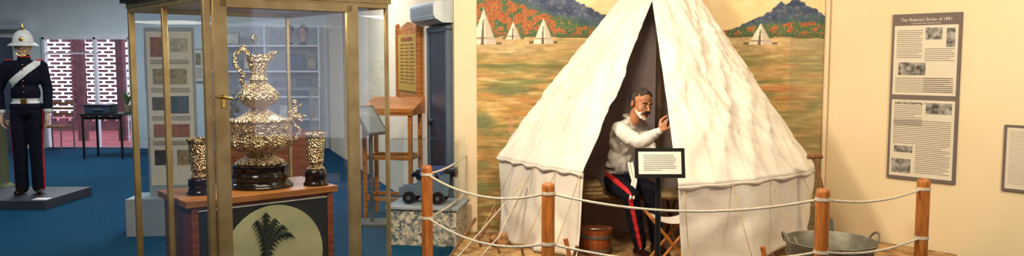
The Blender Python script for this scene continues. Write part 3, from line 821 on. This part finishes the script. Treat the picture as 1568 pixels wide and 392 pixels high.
for k in range(8):
    a=2*math.pi*k/8+0.2; q=tp+V((0.150*math.cos(a),0.150*math.sin(a),0.255)); b.sph(q,(0.028,0.028,0.033),silver,None,12)
    q=tp+V((0.152*math.cos(a+.39),0.152*math.sin(a+.39),0.345)); b.sph(q,(0.019,0.019,0.026),silver,None,12)
    q=tp+V((0.099*math.cos(a),0.099*math.sin(a),0.522)); b.sph(q,(0.016,0.016,0.025),silver,None,12)
for k in range(28):
    a=2*math.pi*k/28
    for (r_,z_,s_) in ((0.172,0.386,0.008),(0.156,0.303,0.0065),(0.126,0.140,0.007),(0.109,0.522,0.005)):
        b.sph(tp+V((r_*math.cos(a),r_*math.sin(a),z_)),s_,silver,None,8)
b.done("silver_presentation_ewer",angle=60,M=Matrix.Translation(tp)@Matrix.Diagonal((1,1,0.96,1))@Matrix.Translation(-tp))
def cup(p,nm):
    b=Bd()
    b.lathe([(0,0),(0.068,0),(0.07,0.01),(0.062,0.018),(0.058,0.04),(0.062,0.048),(0.060,0.08),(0.052,0.088),(0,0.088)],p,ebony,48)
    b.lathe(fine([(0.046,0.088),(0.05,0.094),(0.038,0.106),(0.036,0.118),(0.046,0.128),(0.045,0.15),(0.049,0.20),(0.053,0.25),(0.052,0.262),(0.058,0.275),(0.064,0.292),(0.063,0.294),(0.054,0.275),(0.048,0.25),(0.040,0.14),(0,0.13)],3),p,silver,64,lambda a,z:0.02*math.sin(a*6)*math.sin(z*130) if z<0.26 else 0.0)
    b.done(nm,angle=60)
cup(CP(0.185,0.70),"silver_goblet"); cup(CP(0.79,0.60),"silver_goblet")

# ------------------------------------------------ posters on right wall
MW=frameM((2.87,7.3,0),wdir)
def poster(s0,s1,z0,z1,blocks):
    b=Bd(); w=s1-s0; y=-0.012
    b.box(((s0+s1)/2,y,(z0+z1)/2),(w,0.02,z1-z0),greyf)
    yy=y-0.0105
    for (a,c,e,g) in blocks:
        b.box(((a+c)/2*w+s0,yy,z0+(e+g)/2*(z1-z0)),((c-a)*w,0.002,(g-e)*(z1-z0)),papert)
    return b,yy-0.0015
s0,s1,z0,z1=0.575,1.12,0.59,1.985
b,yy=poster(s0,s1,z0,z1,[(0.04,0.96,0.02,0.485),(0.04,0.96,0.515,0.93)])
w=s1-s0; h=z1-z0
def PB(a,c,e,g,m,o=0): b.box((s0+(a+c)/2*w,yy-o,z0+(e+g)/2*h),((c-a)*w,0.001,(g-e)*h),m)
photos=[(0.50,0.74,0.845,0.915),(0.80,0.92,0.80,0.91),(0.12,0.52,0.635,0.71),(0.55,0.92,0.405,0.47),(0.10,0.38,0.165,0.205),(0.07,0.36,0.04,0.125)]
def lines(a,c,g,e,step=0.0115):
    z=g
    while z>e:
        ok=True
        ww=c-(0.0 if random.random()>0.2 else 0.12*random.random())
        for (pa,pc,pe,pg) in photos:
            if pe-0.008<z<pg+0.008 and not (ww<pa or a>pc):
                ok=False
        if ok: PB(a,ww,z-0.0017,z+0.0017,ink)
        z-=step
lines(0.08,0.46,0.90,0.73); lines(0.50,0.92,0.79,0.53); lines(0.08,0.92,0.615,0.53,0.0115)
lines(0.08,0.50,0.46,0.33); lines(0.08,0.92,0.36,0.22); lines(0.42,0.92,0.21,0.04)
for p in photos: PB(*p,photo,0.0005)
po=b.done("history_poster",M=MW,smooth=False)
textobj("The Shearers Strike of 1891",0.036,paper,MW@Matrix.Translation(((s0+s1)/2,-0.024,z1-0.062)),po)
textobj("a most remarkable industrial dispute",0.016,paper,MW@Matrix.Translation(((s0+s1)/2,-0.024,z1-0.085)),po)
textobj("Let's Go Camping...!",0.030,inkd,MW@Matrix.Translation((s0+w*0.32,-0.0275,z0+0.462*h)),po)
s0,s1,z0,z1=1.46,1.90,0.585,1.10; w=s1-s0; h=z1-z0; photos=[(0.5,0.9,0.5,0.9)]
b,yy=poster(s0,s1,z0,z1,[(0.05,0.95,0.04,0.96)])
lines(0.1,0.45,0.9,0.1,0.03); lines(0.5,0.9,0.45,0.1,0.03); PB(*photos[0],photo,0.0005)
b.done("wall_plaque",M=MW,smooth=False)

# ------------------------------------------------ partition items
MP=frameM(PO,(0.37,-0.93,0))
b=Bd()
b.box((-0.40,-0.02,0.94),(0.60,0.04,1.88),darkdoor)
for x in (-0.72,-0.08): b.box((x,-0.03,0.95),(0.05,0.06,1.9),greyblue)
b.box((-0.40,-0.03,1.895),(0.69,0.06,0.05),greyblue); b.cyl((-0.62,-0.04,1.0),(-0.62,-0.08,1.0),0.015,0.02,steel,12)
b.done("door_1",M=MP,bevel=0.003)
def ac(name,M,w=0.85,h=0.27):
    b=Bd(); k_=h/0.27
    prof=[(0,0),(-0.10,0.0),(-0.17,0.05*k_),(-0.19,0.10*k_),(-0.19,0.24*k_),(-0.17,0.27*k_),(0,0.27*k_)]
    b.prism([(-w/2,y,z) for y,z in prof],(w,0,0),acm)
    b.box((0,-0.165,0.035),(w*0.9,0.05,0.012),steel)
    for k in range(5): b.box((0,-0.192,(0.12+k*0.022)*k_),(w*0.92,0.004,0.004),steel)
    b.done(name,M=M,bevel=0.008)
ac("air_conditioner",MP@Matrix.Translation((-0.46,0,1.945)),0.85,0.20)
ac("air_conditioner",frameM((-9.3,14.5,2.10),(1,0,0)),1.3)
b=Bd()
hz=1.57
b.box((-1.58,-0.02,hz),(0.96,0.04,0.76),wood_brown); b.box((-1.58,-0.045,hz),(0.80,0.012,0.62),gold)
b.prism([(-1.90,-0.04,hz+.38),(-1.26,-0.04,hz+.38),(-1.36,-0.04,hz+.42),(-1.58,-0.04,hz+.45),(-1.80,-0.04,hz+.42)],(0,0.04,0),wood_brown)
b.box((-1.58,-0.053,hz+.26),(0.5,0.003,0.04),wood_red)
for c_ in (-1.80,-1.58,-1.36):
    for k in range(12): b.box((c_,-0.053,hz+.2-k*0.038),(0.16,0.002,0.012),wood_red)
for x in (-2.04,-1.12): b.cyl((x,-0.04,hz-.40),(x,-0.04,hz+.40),0.03,0.03,wood_brown,12); b.sph((x,-0.04,hz+.42),0.03,wood_brown,None,12)
b.done("honour_board",M=MP,bevel=0.003)

b=Bd(); ML=frameM((-1.22,8.15,0),(1,-0.18,0))
for x,y in ((-0.24,-0.17),(0.24,-0.17),(-0.24,0.17),(0.24,0.17)): b.box((x,y,0.56),(0.04,0.04,1.12),wood_brown)
for z in (0.62,0.2): 
    b.box((0,-0.17,z),(0.48,0.025,0.04),wood_brown); b.box((0,0.17,z),(0.48,0.025,0.04),wood_brown)
    b.box((-0.24,0,z),(0.025,0.34,0.04),wood_brown); b.box((0.24,0,z),(0.025,0.34,0.04),wood_brown)
b.prism([(-0.28,-0.22,1.05),(-0.28,0.22,1.05),(-0.28,0.22,1.22),(-0.28,-0.22,1.10)],(0.56,0,0),wood_brown)
b.box((0,-0.225,1.10),(0.56,0.02,0.04),wood_brown)
b.done("wooden_lectern",M=ML,bevel=0.004)
b=Bd(); sc=V((-1.37,7.7,1.02)); Rq=Matrix.Rotation(math.radians(52),3,'Z')@Matrix.Rotation(math.radians(-40),3,'X')
b.box(sc,(0.26,0.02,0.34),steel,Rq); b.box(sc+Rq@V((0,-0.012,0)),(0.22,0.004,0.30),plinth_w,Rq)
b.cyl((-1.37,7.72,0.0),(-1.37,7.72,1.01),0.02,0.02,steel,12); b.box((-1.37,7.72,0.015),(0.34,0.3,0.03),steel)
b.done("lectern_sign",bevel=0.003)

# ------------------------------------------------ model cannon in glass case
b=Bd(); MK=frameM((-0.74,7.02,0),(1,-0.15,0))
b.box((0,0,0.16),(0.60,0.46,0.32),mosaic); b.box((0,0,0.33),(0.64,0.50,0.025),plinth_w)
b.done("mosaic_display_base",M=MK,bevel=0.003)
b=Bd(); g0=0.343
for x in (-0.15,0.11):
    for y in (-0.10,0.10):
        b.cyl((x,y-0.018,g0+0.055),(x,y+0.018,g0+0.055),0.055,0.055,black,24); b.cyl((x,y-0.024,g0+0.055),(x,y+0.024,g0+0.055),0.018,0.018,steel,12)
    b.cyl((x,-0.12,g0+0.055),(x,0.12,g0+0.055),0.012,0.012,black,10)
for y in (-0.075,0.055):
    b.prism([(-0.25,y,g0+0.07),(0.19,y,g0+0.07),(0.21,y,g0+0.26),(0.06,y,g0+0.28),(0.03,y,g0+0.22),(-0.08,y,g0+0.20),(-0.10,y,g0+0.16),(-0.25,y,g0+0.14)],(0,0.03,0),greyblue)
b.box((-0.03,0,g0+0.11),(0.36,0.11,0.02),greyblue)
b.cyl((0.1,-0.11,g0+0.245),(0.1,0.11,g0+0.245),0.014,0.014,black,10)
ring=[(0.001,-0.20),(0.02,-0.2),(0.028,-0.18),(0.016,-0.165),(0.05,-0.155),(0.056,-0.14),(0.054,-0.04),(0.048,-0.03),(0.046,0.08),(0.038,0.18),(0.046,0.195),(0.046,0.21),(0.02,0.21),(0.02,0.15)]
MB=Matrix.Translation((0.05,0,g0+0.26))@Matrix.Rotation(math.radians(86),4,'Y'); sg=28
vs=[MB@V((r*math.cos(2*math.pi*k/sg),r*math.sin(2*math.pi*k/sg),z)) for (r,z) in ring for k in range(sg)]
b.add(vs,[(j*sg+k,j*sg+(k+1)%sg,(j+1)*sg+(k+1)%sg,(j+1)*sg+k) for j in range(len(ring)-1) for k in range(sg)],black)
P=[]
for i in range(25):
    x=-0.06+0.22*i/24; P.append([V((x,0.075*math.sin(t)*(1+.1*NV(V((x*30,t,1)))),g0+0.265+0.062*math.cos(t)+0.006*NV(V((x*40,t*2,0))))) for t in [-2.0+4.0*j/20 for j in range(21)]])
b.grid(P,cloth_b)
b.done("model_naval_cannon",M=MK)
b=Bd(); b.case(-0.29,0.29,-0.22,0.22,0.345,0.918,glass)
b.done("glass_case_cover",M=MK,smooth=False)

# ------------------------------------------------ freestanding panel left behind cabinet
b=Bd(); MF=frameM((-3.15,7.4,0),(1,0.1,0))
b.box((-0.1,0.0,0.17),(0.55,0.4,0.34),plinth_w)
b.box((0,0,1.12),(0.44,0.04,1.56),plinth_w); b.box((0,-0.022,1.15),(0.40,0.004,1.42),papert)
cs=[C(168,92,66),C(60,90,120),C(170,150,110),C(80,70,60),C(200,190,170)]
pm=[mat("panel_photo_%d"%i,c,0.6,col2=tuple(x*0.4 for x in c[:3])+(1,),scale=25) for i,c in enumerate(cs)]
for (x,z,w_,h_,k) in ((-0.09,1.72,0.15,0.18,0),(0.09,1.74,0.15,0.12,4),(0.0,1.45,0.30,0.14,2),(-0.10,1.20,0.13,0.12,3),(0.07,1.19,0.18,0.16,1),(0.0,0.95,0.32,0.12,0),(-0.08,0.70,0.16,0.14,3),(0.10,0.70,0.12,0.14,2)):
    b.box((x,-0.026,z),(w_,0.003,h_),pm[k])
for zz in (1.60,1.585,1.57,1.34,1.325,1.31,1.08,1.065,1.05,0.85,0.835,0.82): b.box((0,-0.026,zz),(0.34,0.002,0.006),ink)
b.done("history_display_panel",M=MF,smooth=False)
for (x,z,w_,h_,k) in ((-6.35,1.45,0.55,0.8,0),(-5.75,1.5,0.42,0.6,2),(-6.2,0.75,0.5,0.35,4)):
    b=Bd(); b.box((x,14.48,z),(w_,0.03,h_),greyf); b.box((x,14.462,z),(w_*0.92,0.004,h_*0.94),papert)
    b.box((x,14.458,z+h_*0.2),(w_*0.7,0.003,h_*0.35),pm[k])
    for i in range(6): b.box((x,14.458,z-h_*0.08-i*h_*0.055),(w_*0.75,0.002,h_*0.02),ink)
    b.done("wall_information_panel",smooth=False)

# wall display shelves
b=Bd(); X0,X1=-5.3,-3.4
for z in (0.55,0.95,1.4,1.85): b.box(((X0+X1)/2,14.3,z),(X1-X0,0.34,0.03),whitep)
for x in (X0,(X0+X1)/2,X1): b.box((x,14.3,1.1),(0.03,0.36,2.2),whitep)
b.box(((X0+X1)/2,14.47,1.1),(X1-X0,0.02,2.2),plinth_w)
b.done("display_shelves",bevel=0.003)
def pframe(x,y,z,w,h,m):
    b=Bd(); Rr=Matrix.Rotation(math.radians(-10),3,'X')
    b.box((x,y,z+h/2),(w,0.02,h),darkdoor,Rr); b.box(V((x,y,z+h/2))+Rr@V((0,-0.012,0)),(w*0.84,0.004,h*0.8),m,Rr); b.done("photo_frame",bevel=0.002)
for (x,z,w,h,k) in ((-5.05,0.97,0.3,0.26,1),(-4.65,0.97,0.24,0.3,4),(-4.1,0.97,0.3,0.26,3),(-3.7,0.97,0.26,0.3,1),(-5.0,1.42,0.28,0.3,1),(-4.6,1.42,0.34,0.28,4),(-3.85,1.42,0.34,0.3,1),(-3.55,1.42,0.16,0.24,2),(-4.95,1.87,0.25,0.22,4),(-5.0,0.57,0.3,0.26,3),(-4.6,0.57,0.26,0.28,0),(-4.0,0.57,0.34,0.26,4)):
    pframe(x,14.25,z,w,h,pm[k])
for (x,z,mm) in ((-5.2,1.416,brass_b),(-4.42,0.966,wood_red),(-3.5,0.966,olive),(-4.55,1.866,brass_b),(-3.55,0.566,wood_red)):
    b=Bd(); b.lathe([(0,0),(0.05,0),(0.03,0.02),(0.055,0.08),(0.06,0.12),(0.03,0.17),(0.035,0.2),(0,0.2)],(x,14.2,z),mm,20); b.done("small_vase")
for x in (-3.95,-3.7):
    b=Bd(); c=V((x,14.25,1.866))
    b.lathe([(0,0),(0.07,0),(0.07,0.02),(0.04,0.05),(0.045,0.08)],c,ebony,20)
    b.chain([c+V((0,0,0.08)),c+V((0,0,0.16))],[0.05,0.045],skin_p); b.sph(c+V((0,0,0.24)),(0.07,0.085,0.1),skin_p); b.cap(c+V((0,-0.085,0.24)),c+V((0,-0.1,0.22)),0.01,0.014,skin_p)
    b.sph(c+V((0,0.015,0.27)),(0.08,0.09,0.09),navy); b.done("portrait_bust")
b=Bd(); X0,X1,Y0,Y1=-4.0,-2.75,10.9,11.5
b.box(((X0+X1)/2,(Y0+Y1)/2,0.3),(X1-X0,Y1-Y0,0.6),wood_red)
for x in (X0,X1):
    for y in (Y0,Y1): b.box((x,y,0.9),(0.025,0.025,0.62),steel)
b.box(((X0+X1)/2,Y0,1.2),(X1-X0,0.025,0.025),steel); b.box(((X0+X1)/2,Y1,1.2),(X1-X0,0.025,0.025),steel)
b.box(((X0+X1)/2,(Y0+Y1)/2,0.605),(X1-X0-0.06,Y1-Y0-0.06,0.012),rugm)
cc=b.done("glass_counter",bevel=0.003)
b=Bd(); b.case(X0,X1,Y0,Y1,0.61,1.21,glass); b.done("glass_top",parent=cc,smooth=False)
for x in (-3.7,-3.35,-3.0):
    b=Bd(); b.lathe([(0,0),(0.06,0),(0.06,0.02),(0.02,0.05),(0.02,0.09),(0.06,0.14),(0.075,0.2),(0.07,0.24),(0.06,0.2),(0,0.12)],(x,11.2,0.612),brass_b,28)
    b.tube([(x+0.07,11.2,0.83),(x+0.115,11.2,0.82),(x+0.11,11.2,0.76),(x+0.055,11.2,0.74)],0.007,brass_b,8); b.done("brass_cup")
b=Bd(); b.box((-4.4,12.7,0.008),(1.9,1.1,0.014),rugm); b.box((-4.4,12.7,0.010),(1.6,0.8,0.014),mat("rug_centre",C(170,60,50),0.95,col2=C(40,60,90),scale=12)); b.done("patterned_rug",smooth=False)

b=Bd(); c=V((-6.62,13.1,0))
b.box(c+V((0,0,0.72)),(0.68,0.5,0.035),black)
for x in (-0.31,0.31):
    for y in (-0.22,0.22): b.box(c+V((x,y,0.355)),(0.03,0.03,0.70),black)
b.box(c+V((0,-0.22,0.67)),(0.6,0.02,0.05),black)
b.done("black_side_table",bevel=0.003)
b=Bd(); b.box(c+V((-0.10,-0.03,0.80)),(0.40,0.30,0.12),darkdoor); b.box(c+V((-0.10,-0.03,0.87)),(0.42,0.32,0.02),black); b.cyl(c+V((-0.16,-0.19,0.80)),c+V((0.0,-0.19,0.80)),0.01,0.01,steel,8); b.done("storage_case",bevel=0.006)
b=Bd(); c=V((-6.36,13.22,0.74))
b.lathe([(0,0),(0.05,0),(0.065,0.1),(0.06,0.12),(0,0.11)],c,olive,20)
leaf=mat("leaf_green",C(70,100,60),0.7)
for k in range(16):
    a=k*2.4; b.tube([c+V((0,0,0.1)),c+V((0.05*math.cos(a),0.05*math.sin(a),0.25)),c+V((0.10*math.cos(a),0.10*math.sin(a),0.32+0.04*math.sin(k)))],[0.004,0.012,0.002],leaf,6)
b.done("potted_plant")
b=Bd(); c=V((-7.95,13.9,0))
for x in (-0.19,0.19):
    b.tube([c+V((x,-0.2,0)),c+V((x,-0.19,0.45))],0.012,steel,8); b.tube([c+V((x,0.22,0)),c+V((x,0.2,0.45)),c+V((x,0.26,0.85))],0.012,steel,8)
b.box(c+V((0,0,0.45)),(0.4,0.4,0.03),wood_old); 
for z in (0.65,0.75,0.84): b.box(c+V((0,0.24,z)),(0.38,0.015,0.04),wood_old)
b.done("metal_chair",bevel=0.004)
b=Bd(); b.box((-9.45,14.2,1.0),(0.95,0.5,2.0),darkdoor); b.box((-9.45,13.945,1.0),(0.008,0.01,1.9),black); b.box((-9.40,13.93,1.1),(0.015,0.02,0.14),steel); b.box((-9.50,13.93,1.1),(0.015,0.02,0.14),steel); b.done("tall_dark_cupboard",bevel=0.006)
b=Bd(); b.lathe([(0,0),(0.16,0),(0.16,0.06),(0.11,0.10),(0.10,0.75),(0.14,0.82),(0.15,0.86),(0,0.86)],(-6.3,9.75,0),olive,28); b.done("olive_pedestal")

# ------------------------------------------------ doorway + outside
b=Bd()
for x in (DX0+0.03,DX1-0.03,(DX0+0.95)): b.box((x,14.47,1.0),(0.05,0.08,2.02),whitep)
b.box(((DX0+DX1)/2,14.47,2.0),(DX1-DX0,0.08,0.06),whitep); b.box(((DX0+DX1)/2,14.47,0.012),(DX1-DX0,0.08,0.024),steel)
b.box((DX0+0.5,14.47,1.72),(0.95,0.04,0.03),whitep)
b.done("doorway_frame_1",bevel=0.003)  # white jambs, mullion, head and threshold of the sliding door to the patio
b=Bd(); b.box((-9,19,-0.05),(16,8.8,0.1),paver); b.done("patio_paving",smooth=False)
b=Bd()
for r in range(26):
    z=0.25+r*0.085
    for k in range(34):
        x=-14+k*0.27+(r%2)*0.135
        b.box((x,18.2,z),(0.16,0.1,0.055),brick)
b.box((-9.4,18.2,0.11),(9.4,0.12,0.22),brick); b.box((-9.4,18.2,2.5),(9.4,0.12,0.1),brick)
for k in range(8): b.box((-14+k*1.35,18.2,1.3),(0.06,0.08,2.4),brick)
b.done("breeze_block_screen",smooth=False)
b=Bd()
for x in (-8.55,-7.75):  b.box((x,15.9,1.2),(0.14,0.14,2.4),brick)
b.done("patio_pillars",smooth=False)
b=Bd()
for i in range(9): b.box((-7.5+i*0.09,15.6,0.72),(0.018,0.018,1.44),whitep)
for z in (0.1,0.75,1.42): b.box((-7.14,15.6,z),(0.76,0.025,0.03),whitep)
b.done("white_gate",smooth=False)

# ------------------------------------------------ camera, world, lights
cam=bpy.data.cameras.new("camera"); co=bpy.data.objects.new("camera",cam); scene.collection.objects.link(co)
cam.sensor_width=36; cam.lens=36*1500/1920; cam.clip_start=0.05
co.location=(0,0,1.6); co.rotation_euler=(math.radians(90-4.85),0,0); scene.camera=co
w=bpy.data.worlds.new("world"); scene.world=w; w.use_nodes=True
w.node_tree.nodes["Background"].inputs[0].default_value=(0.80,0.82,1.0,1); w.node_tree.nodes["Background"].inputs[1].default_value=2.4
def area(name,loc,tgt,size,power,col,sy=None):
    l=bpy.data.lights.new(name,'AREA'); l.energy=power; l.size=size; l.color=col
    if sy: l.shape='RECTANGLE'; l.size_y=sy
    o=bpy.data.objects.new(name,l); o.location=loc; o.rotation_euler=(V(tgt)-V(loc)).to_track_quat('-Z','Y').to_euler(); scene.collection.objects.link(o)
warm=(1.0,0.82,0.57); cool=(0.86,0.93,1.0)
area("ceiling_lamp_tent",(-0.9,4.3,2.95),(1.2,6.6,1.0),0.35,105,warm)
area("ceiling_lamp_right",(3.2,3.6,2.95),(3.0,6.6,1.2),0.6,85,warm)
area("ceiling_lamp_mural",(0.5,4.2,2.95),(1.0,7.2,1.2),0.5,48,warm)
area("ceiling_panel",(-2.6,9.2,3.05),(-2.6,9.2,0),1.2,88,cool)
area("ceiling_panel",(-5.5,6.6,3.05),(-5.5,6.8,0),1.2,60,cool)
area("ceiling_panel",(-6.5,11.8,3.05),(-6.5,11.8,0),1.2,98,cool)
area("ceiling_panel",(-1.6,2.2,3.05),(-1.5,3.4,0),1.0,62,(1,0.90,0.76))
lp=MC@V((W*0.5,Dp*0.35,ct-0.04)); area("cabinet_fill_light",lp,lp-V((0,0,1)),0.5,9,(1,0.88,0.68))  # unseen fill light added under the cabinet top to brighten trophies and plinth
scene.view_settings.view_transform='Standard'
scene.view_settings.look='None'
scene.view_settings.exposure=0.0
